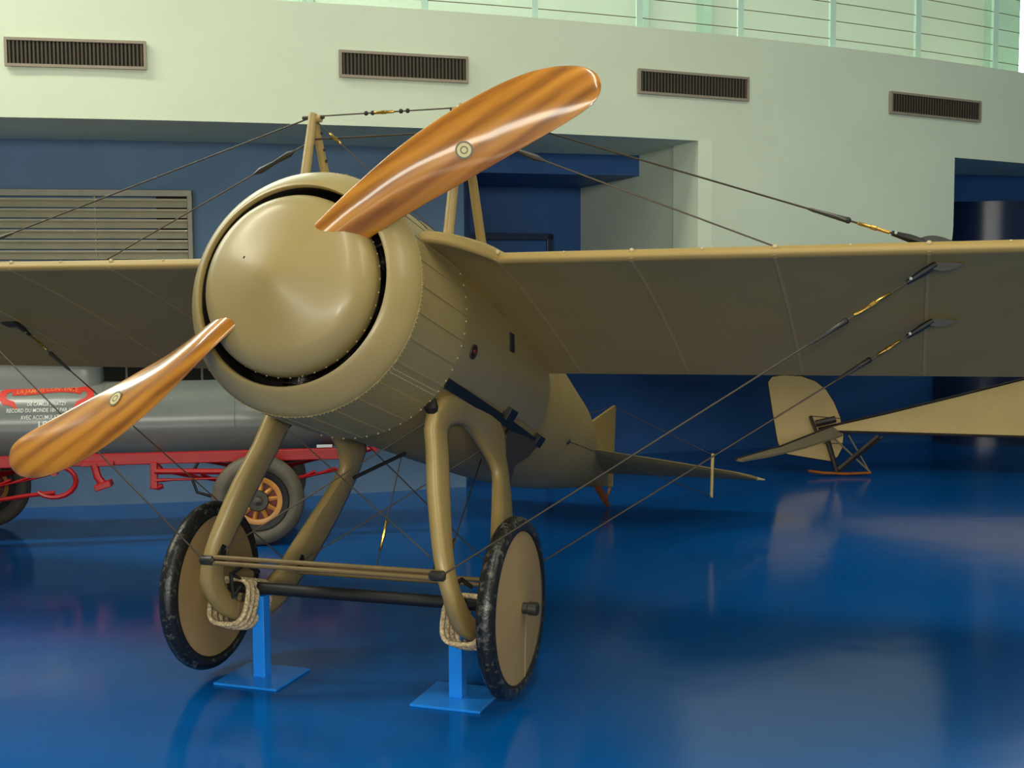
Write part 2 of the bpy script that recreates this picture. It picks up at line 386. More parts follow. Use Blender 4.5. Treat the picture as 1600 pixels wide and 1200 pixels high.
# big louvre on the near blue wall
def nw(x, z, off=0): return arc_p(x, z, 1.15 + off)
L0 = nw(-4.2, 0); L1 = nw(-2.14, 0)
lc = (L0 + L1) / 2; ld = L1 - L0; lw = ld.length / 2; ld.normalize(); ln = Vector((-ld.y, ld.x, 0))
louv = empty('louvre_panel', (lc.x, lc.y, 1.85)); louv.location -= ln * 0.05
tag(louv, 'big galvanised louvre of horizontal slats on the blue wall', 'louvre')
lax = (ld, ln, Vector((0, 0, 1))); O = Vector((0, 0, 0)); lh = 0.515
m = MB()
for s_ in (-1, 1):
    m.box(lax[2] * s_ * (lh - 0.024), (lw, 0.03, 0.024), lax)
    m.box(ld * s_ * (lw - 0.018), (0.018, 0.03, lh - 0.048), lax)
m.build('frame', 'louvre_frame', louv, bevel=0.004)
MB().box(ln * 0.04, (lw - 0.02, 0.004, lh - 0.02), lax).build('backing', 'vent_dark', louv)
MB().box(ld * 0.27 + ln * 0.012, (0.006, 0.014, lh - 0.05), lax).build('mullion', 'louvre_frame', louv)
sl = None; ns = 12
for i in range(ns):
    z = lh - 0.08 - i * (2 * lh - 0.11) / ns
    if sl is None:
        # a folded slat: sloping blade with a bright lip
        sec = [(-0.024, -0.052), (0.014, -0.008), (-0.016, -0.004), (-0.030, 0.004), (-0.028, 0.013), (-0.014, 0.012), (0.024, 0.002), (-0.018, -0.052)]
        rows = [[ld * xx + ln * a + Vector((0, 0, b)) for a, b in sec] for xx in (-lw + 0.036, lw - 0.036)]
        sl = MB().grid(rows, close_v=True, cap0=True, cap1=True).build('slat', 'louvre', louv)
        sl.matrix_local = Matrix.Translation((0, 0, z))
    else: share(sl, 'slat', louv, Matrix.Translation((0, 0, z)))
# dark low grille on the wall behind the racing car
g0, g1 = nw(-2.87, 0), nw(-1.72, 0); gc = (g0 + g1) / 2; gd = (g1 - g0); gw = gd.length / 2; gd.normalize(); gn = Vector((-gd.y, gd.x, 0))
gr = empty('low_wall_grille', (gc.x, gc.y, 1.03)); gr.location -= gn * 0.035
tag(gr, 'dark narrow grille with grey frame low on the blue wall behind the car', 'grille')
gax = (gd, gn, Vector((0, 0, 1)))
MB().box((0, 0, 0), (gw - 0.01, 0.008, 0.115), gax).build('backing', 'vent_dark', gr)
m = MB()
for s_ in (-1, 1):
    m.box(gax[2] * s_ * 0.118, (gw, 0.02, 0.010), gax); m.box(gd * s_ * gw, (0.012, 0.02, 0.128), gax)
m.build('frame', 'louvre_frame', gr)
for k in range(1, 6): MB().box(gd * (-gw + 2 * gw * k / 6) - gn * 0.01, (0.008, 0.010, 0.108), gax).build('divider', 'louvre_frame', gr)

# ------------------------------------------------------------------ the aeroplane (x = across, y = aft, z = up in its own frame)
TH, AL, BK = 0.3200, 0.2706, 0.0044
aft = Vector((math.sin(TH), math.cos(TH), 0)); lat = Vector((math.cos(TH), -math.sin(TH), 0)); up = Vector((0, 0, 1))
A_ = aft * math.cos(AL) - up * math.sin(AL); W_ = up * math.cos(AL) + aft * math.sin(AL)
L_ = lat * math.cos(BK) + W_ * math.sin(BK); W_ = W_ * math.cos(BK) - lat * math.sin(BK)
pm = Matrix((L_, A_, W_)).transposed().to_4x4(); pm.translation = (-0.7897, 4.3637, 1.6405)
plane = empty('monoplane'); plane.matrix_world = pm
tag(plane, 'khaki shoulder-wing monoplane with big round spinner and orange wooden propeller', 'aeroplane')
def P3(v, u, w): return Vector((v, u, w))
YA = (0, 1, 0)

# cowling: rolled lip + 30 skin panels + rivets
lip = [(0.018, 0.3705), (0.003, 0.371), (-0.003, 0.375), (-0.001, 0.382), (0.006, 0.392), (0.019, 0.406), (0.040, 0.424), (0.064, 0.442), (0.086, 0.455), (0.105, 0.462), (0.125, 0.463), (0.125, 0.453), (0.18, 0.450)]
HO = (0, 0, -0.013)
cowl = MB().lathe(lip, (0, 0, 0), YA, 96).build('cowling', 'khaki', plane, smooth=35); cowl.location = HO
MB().lathe([(0.016, 0.370), (0.06, 0.374), (0.16, 0.40), (0.42, 0.44)], (0, 0, 0), YA, 72).build('cowl_lining', 'dark_lining', cowl, smooth=40)
NP = 30; pan = None; da = 2 * math.pi / NP
for k in range(NP):
    if pan is None:
        rows = []
        for (d, r) in ((0.108, 0.4640), (0.2, 0.4655), (0.35, 0.468), (0.56, 0.471)):
            sec = []
            aa = [da * i / 4 for i in range(5)]
            # raised folded edge along one side
            outl = [(aa[0], r + 0.0028), (aa[0] + 0.013, r + 0.0028), (aa[0] + 0.018, r), (aa[1], r), (aa[2], r), (aa[3], r), (aa[4], r), (aa[4], r - 0.006), (aa[2], r - 0.006), (aa[0], r - 0.006)]
            rows.append([Vector((math.cos(a) * q, d, math.sin(a) * q)) for a, q in outl])
        pan = MB().grid(rows, close_v=True, cap0=True, cap1=True).build('cowl_panel', 'khaki', cowl, smooth=25)
        pan.matrix_local = Matrix.Rotation(0, 4, 'Y')
    a = math.radians(9.5) + da * k
    if k == 0: pan.matrix_local = Matrix.Rotation(a, 4, 'Y')
    else: share(pan, 'cowl_panel', cowl, Matrix.Rotation(a, 4, 'Y'))
m = MB()
for k in range(180):
    a = 2 * math.pi * k / 180
    m.ball((math.cos(a) * 0.4645, 0.114, math.sin(a) * 0.4645), 0.0027, 5, 2)
for k in range(60):
    a = 2 * math.pi * k / 60
    m.ball((math.cos(a) * 0.4715, 0.548, math.sin(a) * 0.4715), 0.005, 5, 2)
for aa in (-36.5, -38.6):
    for k in range(26):
        a = math.radians(aa); d = 0.13 + 0.41 * k / 25
        m.ball((math.cos(a) * (0.4645 + 0.014 * (d - 0.12)), d, math.sin(a) * (0.4645 + 0.014 * (d - 0.12))), 0.0032, 5, 2)
m.build('rivet_row', 'rivet', cowl, kind='stuff')
# engine inside the cowling
eng = MB().lathe([(0.14, 0.0), (0.14, 0.14), (0.30, 0.14), (0.30, 0.0)], (0, 0, 0), YA, 24).build('rotary_engine', 'engine', plane, smooth=40)
MB().lathe([(0.42, 0.0), (0.42, 0.462)], (0, 0, 0), YA, 40).build('firewall', 'black_metal', plane)
cyl = None
for k in range(9):
    a = 2 * math.pi * k / 9 + 0.25
    if cyl is None:
        pr = [(0.12, 0.05)]
        for i in range(13):
            z = 0.14 + i * 0.017; pr += [(z, 0.048), (z, 0.068), (z + 0.006, 0.068), (z + 0.006, 0.048)]
        pr += [(0.362, 0.05), (0.366, 0.0)]
        cyl = MB().lathe(pr, (0, 0.20, 0), (1, 0, 0), 14).build('engine_cylinder', 'engine', eng, smooth=30)
        rod = MB().tube([(0.12, 0.12, 0.03), (0.36, 0.125, 0.03)], 0.006, 6).build('push_rod', 'chrome', eng)
        cyl.matrix_local = Matrix.Rotation(a, 4, 'Y'); rod.matrix_local = Matrix.Rotation(a, 4, 'Y')
    else:
        share(cyl, 'engine_cylinder', eng, Matrix.Rotation(a, 4, 'Y')); share(rod, 'push_rod', eng, Matrix.Rotation(a, 4, 'Y'))

# spinner dome
dome = [(0.06, 0.322), (0.048, 0.332), (0.03, 0.335), (0.005, 0.3345), (-0.018, 0.330), (-0.040, 0.320), (-0.060, 0.304), (-0.077, 0.286), (-0.089, 0.264), (-0.100, 0.236), (-0.111, 0.202), (-0.124, 0.160), (-0.137, 0.118), (-0.149, 0.078), (-0.158, 0.044), (-0.163, 0.018), (-0.164, 0.0)]
spin = MB().lathe(dome, (0, 0, 0), YA, 96).build('spinner', 'khaki', plane, smooth=60); spin.location = HO
m = MB()
for k in range(44):
    a = 2 * math.pi * (k + 0.5) / 44; m.ball((math.cos(a) * 0.3345, 0.030, math.sin(a) * 0.3345), 0.0045, 5, 2)
m.build('rivet_row', 'rivet', spin, kind='stuff')
MB().lathe([(-0.0035, 0.0), (-0.0035, 0.0055), (0.002, 0.0055)], (-0.118, -0.129, 0.063), YA, 10).build('oil_hole', 'black_metal', spin)
MB().lathe([(0.055, 0.0), (0.055, 0.326)], (0, 0, 0), YA, 40).build('back_plate', 'black_metal', spin)

# propeller: two twisted blades, fitted stations (radius, edge a: across/aft, edge b: across/aft)
PHI = 0.598
ST = [(0.20, .075, -.100, -.040, -.012), (0.34, 0.1, -0.103, -0.039, -0.001), (0.45, 0.12, -0.097, -0.04, 0.008), (0.56, 0.138, -0.089, -0.046, 0.013), (0.67, 0.15, -0.078, -0.057, 0.014), (0.78, 0.155, -0.066, -0.067, 0.013), (0.89, 0.153, -0.055, -0.078, 0.01), (1.0, 0.142, -0.045, -0.089, 0.008), (1.1, 0.122, -0.035, -0.099, 0.005), (1.18, 0.094, -0.022, -0.105, 0.001), (1.235, 0.064, -0.012, -0.102, -0.004), (1.268, 0.036, -0.008, -0.088, -0.006), (1.288, 0.008, -0.006, -0.066, -0.006), (1.297, -0.018, -0.005, -0.044, -0.005)]
def cat(p, i, t):
    n = len(p); a, b, c, d = p[max(i - 1, 0)], p[i], p[i + 1], p[min(i + 2, n - 1)]
    return [0.5 * (2 * b[k] + (c[k] - a[k]) * t + (2 * a[k] - 5 * b[k] + 4 * c[k] - d[k]) * t * t + (3 * b[k] - a[k] - 3 * c[k] + d[k]) * t ** 3) for k in range(len(b))]
st = []
for i in range(len(ST) - 1):
    for t in (0, 0.25, 0.5, 0.75): st.append(cat(ST, i, t))
st.append(list(ST[-1]))
def blade_rows(sg):
    er = Vector((math.cos(PHI), 0, math.sin(PHI))) * sg; et = Vector((-math.sin(PHI), 0, math.cos(PHI))) * sg; ay = Vector((0, 1, 0))
    rows = []
    for r, a1, b1, a2, b2 in st:
        e1 = er * r + et * a1 + ay * b1; e2 = er * r + et * a2 + ay * b2
        ch = e2 - e1; c = ch.length; cd = ch.normalized(); nn = er.cross(cd).normalized()
        if nn.y > 0: nn = -nn                          # towards the front
        th = c * (0.30 - 0.19 * min(1, max(0, (r - 0.2) / 0.7))); row = []
        N = 14
        for k in range(N + 1):                        # front (cambered) face
            x = 0.5 - 0.5 * math.cos(math.pi * k / N); row.append(e1 + ch * x + nn * (th * 0.78 * (math.sin(math.pi * x ** 0.9)) ** 0.8 + 0.0015))
        for k in range(N, -1, -1):                    # flatter rear face
            x = 0.5 - 0.5 * math.cos(math.pi * k / N); row.append(e1 + ch * x - nn * (th * 0.14 * math.sin(math.pi * x) + 0.0015))
        rows.append(row)
    return rows
prop = MB().lathe([(-0.09, 0.0), (-0.09, 0.10), (0.02, 0.10), (0.02, 0.0)], (0, 0, 0), YA, 24).build('propeller', wood_mat(PHI), plane, smooth=40)
for sg in (1, -1):
    rows = blade_rows(sg)
    bl = MB().grid(rows, close_v=True, cap0=True, cap1=True).build('propeller_blade', prop.data.materials[0], prop, smooth=50)
    # round maker's decal on the front face
    i = min(range(len(st)), key=lambda q: abs(st[q][0] - 0.78)); fr = rows[i][:15]
    k = 8; c = fr[k]; tx = (rows[i + 1][k] - rows[i - 1][k]).normalized(); ty = (fr[k + 1] - fr[k - 1]).normalized(); nz = tx.cross(ty)
    if nz.y > 0: nz = -nz
    ty = nz.cross(tx)
    r1, r2 = 0.031, 0.024
    def surf(a, rr): return c + (tx * math.cos(a) * 1.0 + ty * math.sin(a)) * rr + nz * (0.0035 - 1.1 * rr * rr * math.sin(a) ** 2)
    n = 24
    dk = MB(); dk.grid([[surf(2 * math.pi * q / n, rr) for q in range(n)] for rr in (r1, r1 * 0.8)], close_v=True)
    dk.grid([[surf(2 * math.pi * q / n, rr) for q in range(n)] for rr in (0.014, 0.0095)], close_v=True)
    dk.build('decal_ring', 'decal_dark', bl)
    dk = MB(); dk.grid([[surf(2 * math.pi * q / n, rr) - nz * 0.0006 for q in range(n)] for rr in (r1 * 0.98, r1 * 0.5, 0.0005)], close_v=True)
    dk.build('decal', 'decal', bl)

# fuselage
FS = [(0.50, 0.462, 0), (0.9, 0.460, 0), (1.4, 0.455, -0.002), (1.85, 0.440, -0.012), (2.2, 0.418, -0.028), (2.8, 0.366, -0.052), (3.44, 0.294, -0.058), (4.07, 0.216, -0.058), (4.6, 0.155, -0.05), (5.06, 0.115, -0.04)]
def fus(u):
    for i in range(len(FS) - 1):
        if u <= FS[i + 1][0]:
            t = (u - FS[i][0]) / (FS[i + 1][0] - FS[i][0]); c = cat(FS, i, max(0, t)); return c[1], c[2]
    return FS[-1][1], FS[-1][2]
def fus_w(u): return 1.0 if u < 3.2 else max(0.12, 1 - 0.88 * ((u - 3.2) / 1.86) ** 1.3)
def fp(u, a, off=0.0):
    r, cz = fus(u); r += off; return Vector((math.cos(a) * (r * fus_w(u)), u, cz + math.sin(a) * r))
us = [0.5 + 4.56 * i / 60 for i in range(61)]
fuse = MB().grid([[fp(u, 2 * math.pi * k / 56) for k in range(56)] for u in us], close_v=True, cap0=True, cap1=True).build('fuselage', 'khaki_fabric', plane, smooth=50)
def skin(u0, u1, a0, a1, off, th=0.006, nu=10, na=14):
    rows = []
    for i in range(nu + 1):
        u = u0 + (u1 - u0) * i / nu
        rows.append([fp(u, a0 + (a1 - a0) * k / na, off) for k in range(na + 1)] + [fp(u, a0 + (a1 - a0) * k / na, off - th) for k in range(na, -1, -1)])
    return MB().grid(rows, close_v=True, cap0=True, cap1=True)
R = math.radians
for sg in (1, -1):
    a = [R(-30), R(18)] if sg > 0 else [R(162), R(210)]
    skin(0.56, 1.84, a[0], a[1], 0.006).build('side_panel', 'khaki', fuse, smooth=30)
skin(0.56, 1.15, R(35), R(145), 0.007).build('top_panel', 'khaki', fuse, smooth=30)
# filler hole with ring, dark slot, cable hole on the visible side
def on_side(u, a, off=0.008): return fp(u, a, off), Vector((math.cos(a), 0, math.sin(a)))
c, n = on_side(0.69, R(-12.5)); MB().lathe([(0.0, 0.030), (0.006, 0.030), (0.006, 0.022), (0.0, 0.022)], c, n, 20).build('filler_ring', 'gunmetal', fuse, smooth=40)
MB().lathe([(0.001, 0.0), (0.001, 0.022)], c, n, 16).build('filler_hole', 'black_metal', fuse)
MB().ball(c + Vector((0, 0.008, 0.004)) - n * 0.004, 0.011, 10, 6).build('filler_plug', 'red', fuse, smooth=60)
c, n = on_side(1.14, R(5)); tz = Vector((-n.z, 0, n.x)); MB().box(c, (0.005, 0.026, 0.04), (n, Vector((0, 1, 0)), tz)).build('inspection_slot', 'black_metal', fuse)
c, n = on_side(2.5, R(-22), 0.002); MB().lathe([(0, 0.018), (0.006, 0.014), (0.008, 0.0)], c, n, 14).build('cable_guide', 'gunmetal', fuse, smooth=40)
# dark steel cradle strap along each lower flank with lugs
for sg in (1, -1):
    def an(d): return R(d) if sg > 0 else math.pi - R(d)
    lo = []
    for i in range(15):
        u = 0.57 + 1.40 * i / 14; f = i / 14
        lo.append([fp(u, an(-29.5 - 5 * f), 0.016), fp(u, an(-34.5 - 5 * f), 0.020), fp(u, an(-34.5 - 5 * f), -0.004), fp(u, an(-29.5 - 5 * f), -0.004)])
    strap = MB().grid(lo, close_v=True, cap0=True, cap1=True).build('cradle_strap', 'black_metal', plane)
    for u, q0 in ((1.36, -27), (1.93, -31)):
        MB().grid([[fp(uu, an(q), o) for q, o in ((q0, 0.03), (q0 - 7, 0.034), (q0 - 7, -0.002), (q0, -0.002))] for uu in (u - 0.05, u + 0.05)], close_v=True, cap0=True, cap1=True).build('lug', 'black_metal', strap, bevel=0.003)

# wings
INC, CH, ULE, WLE = 0.1285, 1.345, 0.452, 0.207
def wing_pt(v, t, side, off=0.0):
    """t 0..1 along the chord; side +1 upper, -1 lower"""
    av = abs(v); ext = 0.0
    if av < 0.62: ext = 0.27 * (1 - min(1, max(0, av - 0.42) / 0.20) ** 1.8)
    tipf = max(0, (av - 3.85) / 0.35); le_in = 0.25 * tipf ** 2.2; te_in = 0.10 * tipf ** 2
    x = -ext + le_in + (CH + ext - le_in - te_in) * t
    tk = 1 - 0.7 * tipf
    if side > 0: z = (0.016 * math.sqrt(min(1, t / 0.012)) * (1 - t) + 0.082 * (math.sin(math.pi * t ** 0.62)) ** 1.1) * tk
    else: z = (-0.016 * math.sqrt(min(1, t / 0.012)) * (1 - t) ** 2 + 0.022 * math.sin(math.pi * t ** 0.8)) * tk
    z += off
    return Vector((v, ULE + x * math.cos(INC) + z * math.sin(INC), WLE + av * 0.0045 - max(x, x * 0.1) * math.sin(INC) + z * math.cos(INC)))
ts = [0, 0.0015, 0.004, 0.008, 0.013, 0.025, 0.05, 0.09, 0.15, 0.22, 0.3, 0.4, 0.5, 0.6, 0.7, 0.8, 0.9, 1.0]
V1, DV = 0.614, 0.5173
for sg in (1, -1):
    vs = [0.40, 0.44, 0.48, 0.52, 0.56, 0.59, 0.62] + [0.62 + (3.85 - 0.62) * i / 14 for i in range(1, 15)] + [3.95, 4.03, 4.10, 4.15, 4.19]
    rows = [[wing_pt(sg * v, t, 1) for t in ts] + [wing_pt(sg * v, t, -1) for t in reversed(ts[1:-1])] for v in vs]
    wing = MB().grid(rows, close_v=True, cap0=True, cap1=True).build('wing', 'khaki_fabric', plane, smooth=50)
    for k in range(7):
        v = sg * (V1 + DV * k)
        tt = [0.004, 0.02, 0.06, 0.15, 0.3, 0.45, 0.6, 0.75, 0.9, 0.985]
        rows = [[wing_pt(v - 0.006, t, -1, 0.001), wing_pt(v - 0.006, t, -1, -0.002), wing_pt(v + 0.006, t, -1, -0.002), wing_pt(v + 0.006, t, -1, 0.001)] for t in tt]
        MB().grid(rows, close_v=True, cap0=True, cap1=True).build('rib_tape', 'tape', wing)
    m = MB()
    for k in range(15):
        v = sg * (V1 + DV * k / 2)
        if abs(v) < 4: m.ball(wing_pt(v, 0.006, 1, 0.002), 0.010 if k % 2 == 0 else 0.006, 8, 4)
    m.build('edge_stud_row', 'rivet', wing, smooth=60, kind='stuff')

# wires
def wire(p, q, r=0.0035, name='bracing_wire', fit_p=None, buckle=None, sleeve=True):
    p, q = Vector(p), Vector(q); d = (q - p); Ln = d.length; d.normalize()
    w = MB().tube([p, q], r, 6).build(name, 'wire', plane, smooth=60)
    if buckle:
        b0, b1 = buckle; mid = (b0 + b1) / 2
        MB().tube([p + d * b0, p + d * (b0 + 0.004), p + d * (mid - 0.012), p + d * (mid - 0.01), p + d * (mid + 0.01), p + d * (mid + 0.012), p + d * (b1 - 0.004), p + d * b1], [0.003, 0.0065, 0.0065, 0.0085, 0.0085, 0.0065, 0.0065, 0.003], 8).build('turnbuckle', 'brass', w, smooth=40)
        if sleeve:
            MB().tube([p + d * (b1 + 0.03), p + d * (b1 + 0.04), p + d * (b1 + 0.10), p + d * (b1 + 0.17), p + d * (b1 + 0.19)], [0.004, 0.011, 0.009, 0.007, 0.003], 8).build('wire_splice', 'gunmetal', w, smooth=40)
            MB().ball(p + d * (b1 + 0.035), 0.012, 8, 6).build('shackle', 'black_metal', w, smooth=60)
    if fit_p is not None:
        s = Vector(fit_p)                              # direction in which the fitting's leaf lies on the wing
        leaf = []
        for i in range(9):
            t = i / 8; wd_ = 0.019 * math.sin(math.pi * (0.12 + 0.88 * t) ** 0.9) + 0.004 * (1 - t)
            leaf.append((t * 0.11, wd_))
        ny = s.cross(Vector((0, 0, 1))).normalized(); dn = -1 if d.z < 0 else 1
        MB().prism([(a, b * 1.1) for a, b in leaf] + [(a, -b * 0.3) for a, b in reversed(leaf)], p + s * -0.015, s, Vector((0, 0.25, dn)), 0.012).build('wing_fitting', 'black_metal', w)
        m = MB()
        for o_ in (-1, 1): m.tube([p + ny * 0.009 * o_, p + d * 0.05 + ny * 0.012 * o_, p + d * 0.115 + ny * 0.006 * o_], [0.009, 0.011, 0.007], 6)
        m.build('fork_link', 'black_metal', w, smooth=40)
        MB().tube([p + d * 0.10 - ny * 0.02, p + d * 0.10 + ny * 0.02], 0.006, 6).build('clevis_pin', 'chrome', w)
    return w
for s in (1, -1):
    a = wing_pt(2.19 * s, 0.09, -1, -0.004); b = wing_pt(2.19 * s, 0.53, -1, -0.004)
    wire(a, (0.51 * s, 0.445, -0.985), 0.0035, fit_p=(s, 0, 0.004), buckle=(0.18, 0.33))
    wire(b, (0.50 * s, 1.21, -0.99), 0.0035, fit_p=(s, 0, 0.004), buckle=(0.14, 0.25))
    ua = wing_pt(2.15 * s, 0.06, 1, 0.003); ub = wing_pt(2.19 * s, 0.53, 1, 0.003)
    wire(ua, (0.345 * s, 0.64, 0.915), 0.0035, fit_p=(s, 0, 0.004), buckle=(0.12, 0.24))
    wire(ub, (0.345 * s, 0.68, 0.83), 0.0035, fit_p=(s, 0, 0.004), buckle=(0.12, 0.24))
    q = Vector((0.345 * s, 0.68, 0.83)); d = (ub - q).normalized()
    MB().tube([q + d * 0.12, q + d * 0.15, q + d * 0.24, q + d * 0.32, q + d * 0.36], [0.004, 0.014, 0.009, 0.014, 0.004], 8).build('wire_splice', 'gunmetal', plane, smooth=40)
wire((-0.34, 0.635, 0.915), (0.34, 0.635, 0.915), 0.003, buckle=(0.28, 0.38), sleeve=False)
m = MB()
for t in (0.25, 0.28, 0.41, 0.44): m.ball((-0.34 + t, 0.635, 0.915), 0.010, 8, 6)
m.build('shackle', 'black_metal', plane, smooth=60)
wire((-0.34, 0.68, 0.83), (0.34, 0.68, 0.83), 0.004)
wire((-0.33, 0.64, 0.90), (0.33, 0.62, 0.34), 0.003, buckle=(0.10, 0.18), sleeve=False)
wire((0.33, 0.64, 0.90), (-0.33, 0.62, 0.34), 0.003, buckle=(0.10, 0.18), sleeve=False)

# cabane pylons, each of a front and a rear leg
for s in (1, -1):
    py = MB().tube([(0.33 * s - 0.028, 0.64, 0.905), (0.33 * s + 0.028, 0.64, 0.905)], 0.016, 10).build('cabane_pylon', 'khaki_wood', plane, smooth=50)
    MB().tube([(0.34 * s, 0.635, 0.925), (0.34 * s, 0.625, 0.65), (0.34 * s, 0.61, 0.30)], [0.021, 0.024, 0.026], 10, flat=((1, 0, 0), 0.85)).build('front_leg', 'khaki_wood', py, smooth=50)
    MB().tube([(0.338 * s, 0.65, 0.90), (0.34 * s, 0.84, 0.66), (0.34 * s, 1.08, 0.34)], [0.018, 0.023, 0.025], 10, flat=((1, 0, 0), 0.85)).build('rear_leg', 'khaki_wood', py, smooth=50)
    m = MB()
    for w in (0.86, 0.80, 0.76): m.ball((0.34 * s - 0.02 * s, 0.66 + (0.9 - w) * 0.7, w), 0.007, 6, 4)
    m.tube([(0.34 * s - 0.05, 0.64, 0.912), (0.34 * s + 0.05, 0.64, 0.912)], 0.009, 8)
    m.build('apex_bolt', 'gunmetal', py, smooth=40)

# undercarriage: a rounded wooden loop on each side, spreader bars, axle, wheels
outer = [(.57, -.36), (.53, -.52), (.478, -.68), (.455, -.83), (.448, -.93), (.465, -1.03), (.52, -1.12), (.63, -1.19), (.76, -1.225), (.89, -1.23), (1.03, -1.195), (1.15, -1.135), (1.235, -1.06), (1.33, -.92), (1.41, -.74), (1.465, -.55), (1.47, -.40), (1.40, -.305), (1.20, -.255), (.95, -.24), (.72, -.25)]
inner = [(.715, -.43), (.69, -.52), (.635, -.68), (.588, -.83), (.566, -.93), (.575, -1.01), (.615, -1.07), (.69, -1.12), (.78, -1.145), (.86, -1.14), (.93, -1.105), (.985, -1.06), (1.035, -1.0), (1.11, -.88), (1.20, -.74), (1.285, -.60), (1.32, -.51), (1.24, -.445), (1.12, -.395), (.97, -.362), (.81, -.378)]
def v_of(w): # splay of the loop
    if w > -0.4: return 0.345 + 0.02 * (w + 0.4) / 0.15
    return 0.345 + 0.155 * min(1.1, (-0.4 - w) / 0.62)
def sm(poly):
    out = []; n = len(poly)
    for i in range(n):
        a, b, c, d = [poly[(i + k) % n] for k in (-1, 0, 1, 2)]
        for t in (0, 0.5):
            out.append(tuple(0.5 * (2 * b[k] + (c[k] - a[k]) * t + (2 * a[k] - 5 * b[k] + 4 * c[k] - d[k]) * t * t + (3 * b[k] - a[k] - 3 * c[k] + d[k]) * t ** 3) for k in (0, 1)))
    return out
so, si = sm(outer), sm(inner)
for s in (1, -1):
    rows = []
    for (u1, w1), (u2, w2) in zip(so, si):
        row = []
        for k in range(12):
            a = 2 * math.pi * k / 12; f = 0.5 + 0.5 * math.copysign(abs(math.cos(a)) ** 0.7, math.cos(a)); u = u1 + (u2 - u1) * f; w = w1 + (w2 - w1) * f
            row.append(Vector((s * (v_of(w) + 0.029 * math.copysign(abs(math.sin(a)) ** 0.45, math.sin(a))), u, w)))
        rows.append(row)
    loop = MB().grid(rows, close_u=True, close_v=True).build('undercarriage_frame', 'khaki_wood', plane, smooth=60)
    MB().tube([(0.352 * s, 0.575, -0.315), (0.35 * s, 0.565, -0.35), (0.349 * s, 0.60, -0.385)], [0.012, 0.03, 0.012], 10).build('strut_cap', 'black_metal', loop, smooth=40)
    if s > 0: MB().prism([(1.43, -.32), (1.50, -.275), (1.95, -.285), (1.80, -.37), (1.60, -.44), (1.515, -.57), (1.46, -.60)], (0.362 * s, 0, 0), (0, 1, 0), (0, 0, 1), 0.022).build('rear_gusset', 'bracket', loop, bevel=0.004)
    # black brackets and clamps where the spreader bars meet
    for (u, w) in ((0.50, -0.99), (1.165, -0.99)):
        v = s * (v_of(w) - 0.03)
        MB().prism([(-0.03, -0.03), (0.03, -0.03), (0.022, 0.02), (-0.004, 0.085)], (v - s * 0.008, u, w + 0.02), (0, 1, 0), (0, 0, 1), 0.012).build('bracket', 'black_metal', loop)
        MB().lathe([(-0.034, 0.0), (-0.034, 0.014), (-0.026, 0.020), (0.020, 0.020), (0.028, 0.012), (0.028, 0.0)], (s * (v_of(w) - 0.01), u - 0.045 if u < 0.8 else u + 0.03, w - 0.004), (1, 0, 0), 14).build('clamp', 'gunmetal', loop, smooth=40)
    # cord suspension
    for k in range(6):
        u = 0.685 + 0.044 * k; vi, vo, wt_, wb_ = 0.425 + 0.004 * k, 0.592, -1.055, -1.255 + 0.006 * abs(k - 2.5)
        pts = []
        for i in range(24):
            a = 2 * math.pi * i / 24; cx, cz = math.cos(a), math.sin(a)
            pts.append(((vi + vo) / 2 * s + s * (vo - vi) / 2 * math.copysign(abs(cx) ** 0.6, cx), u + 0.02 * cz, (wt_ + wb_) / 2 + (wt_ - wb_) / 2 * math.copysign(abs(cz) ** 0.7, cz)))
        MB().tube(pts, 0.0105, 7, closed=True).build('bungee_cord', 'rope', loop, smooth=60)
    m = MB(); v = s * 0.475
    m.tube([(v, 0.62, -1.04), (v, 0.66, -1.13), (v, 0.73, -1.06), (v, 0.62, -1.04)], 0.008, 6)
    m.tube([(v, 0.62, -1.04), (v, 0.72, -0.995), (v, 0.84, -1.02)], 0.009, 6)
    m.tube([(v, 0.73, -1.06), (v, 0.80, -1.09)], 0.010, 6)
    m.build('axle_guide', 'black_metal', loop, smooth=40)
for u, w in ((0.455, -0.992), (1.185, -0.992)):
    for dw in (-0.011, 0.011):
        MB().tube([(-0.5, u, w + dw), (0.5, u, w + dw)], 0.0095, 10).build('spreader_bar', 'spreader', plane, smooth=60)
MB().tube([(-0.64, 0.80, -1.086), (0.64, 0.80, -1.086)], 0.025, 14).build('axle', 'black_metal', plane, smooth=60)
for s in (1, -1):
    c = (0.6655 * s, 0.80, -1.086); X = (s, 0, 0)
    wh = MB().lathe([(-0.045, 0.0), (-0.040, 0.03), (-0.036, 0.15), (-0.026, 0.302), (0.026, 0.302), (0.034, 0.15), (0.041, 0.03), (0.043, 0.0)], c, X, 64).build('wheel', 'disc', plane, smooth=30)
    n = 12; prof = [(math.cos(2 * math.pi * k / n) * 0.036, 0.318 + math.sin(2 * math.pi * k / n) * 0.034) for k in range(n)]
    MB().lathe(prof, c, X, 72, closed=True).build('tyre', 'rubber', wh, smooth=60)
    n = 8
    for sd in (-1, 1):
        prof = [(sd * 0.027 + math.cos(2 * math.pi * k / n) * 0.006, 0.300 + math.sin(2 * math.pi * k / n) * 0.007) for k in range(n)]
        MB().lathe(prof, c, X, 64, closed=True).build('rim', 'black_metal', wh, smooth=60)
    MB().lathe([(0.03, 0.0), (0.03, 0.022), (0.062, 0.022), (0.066, 0.026), (0.098, 0.026), (0.102, 0.021), (0.102, 0.0)], c, X, 16).build('hub_nut', 'gunmetal', wh, smooth=40)
    MB().tube([(c[0] + s * 0.0375, 0.80 + 0.06, -1.086 - 0.05), (c[0] + s * 0.0285, 0.80 + 0.13, -1.086 - 0.265)], 0.0012, 5).build('cover_seam', 'rivet', wh)
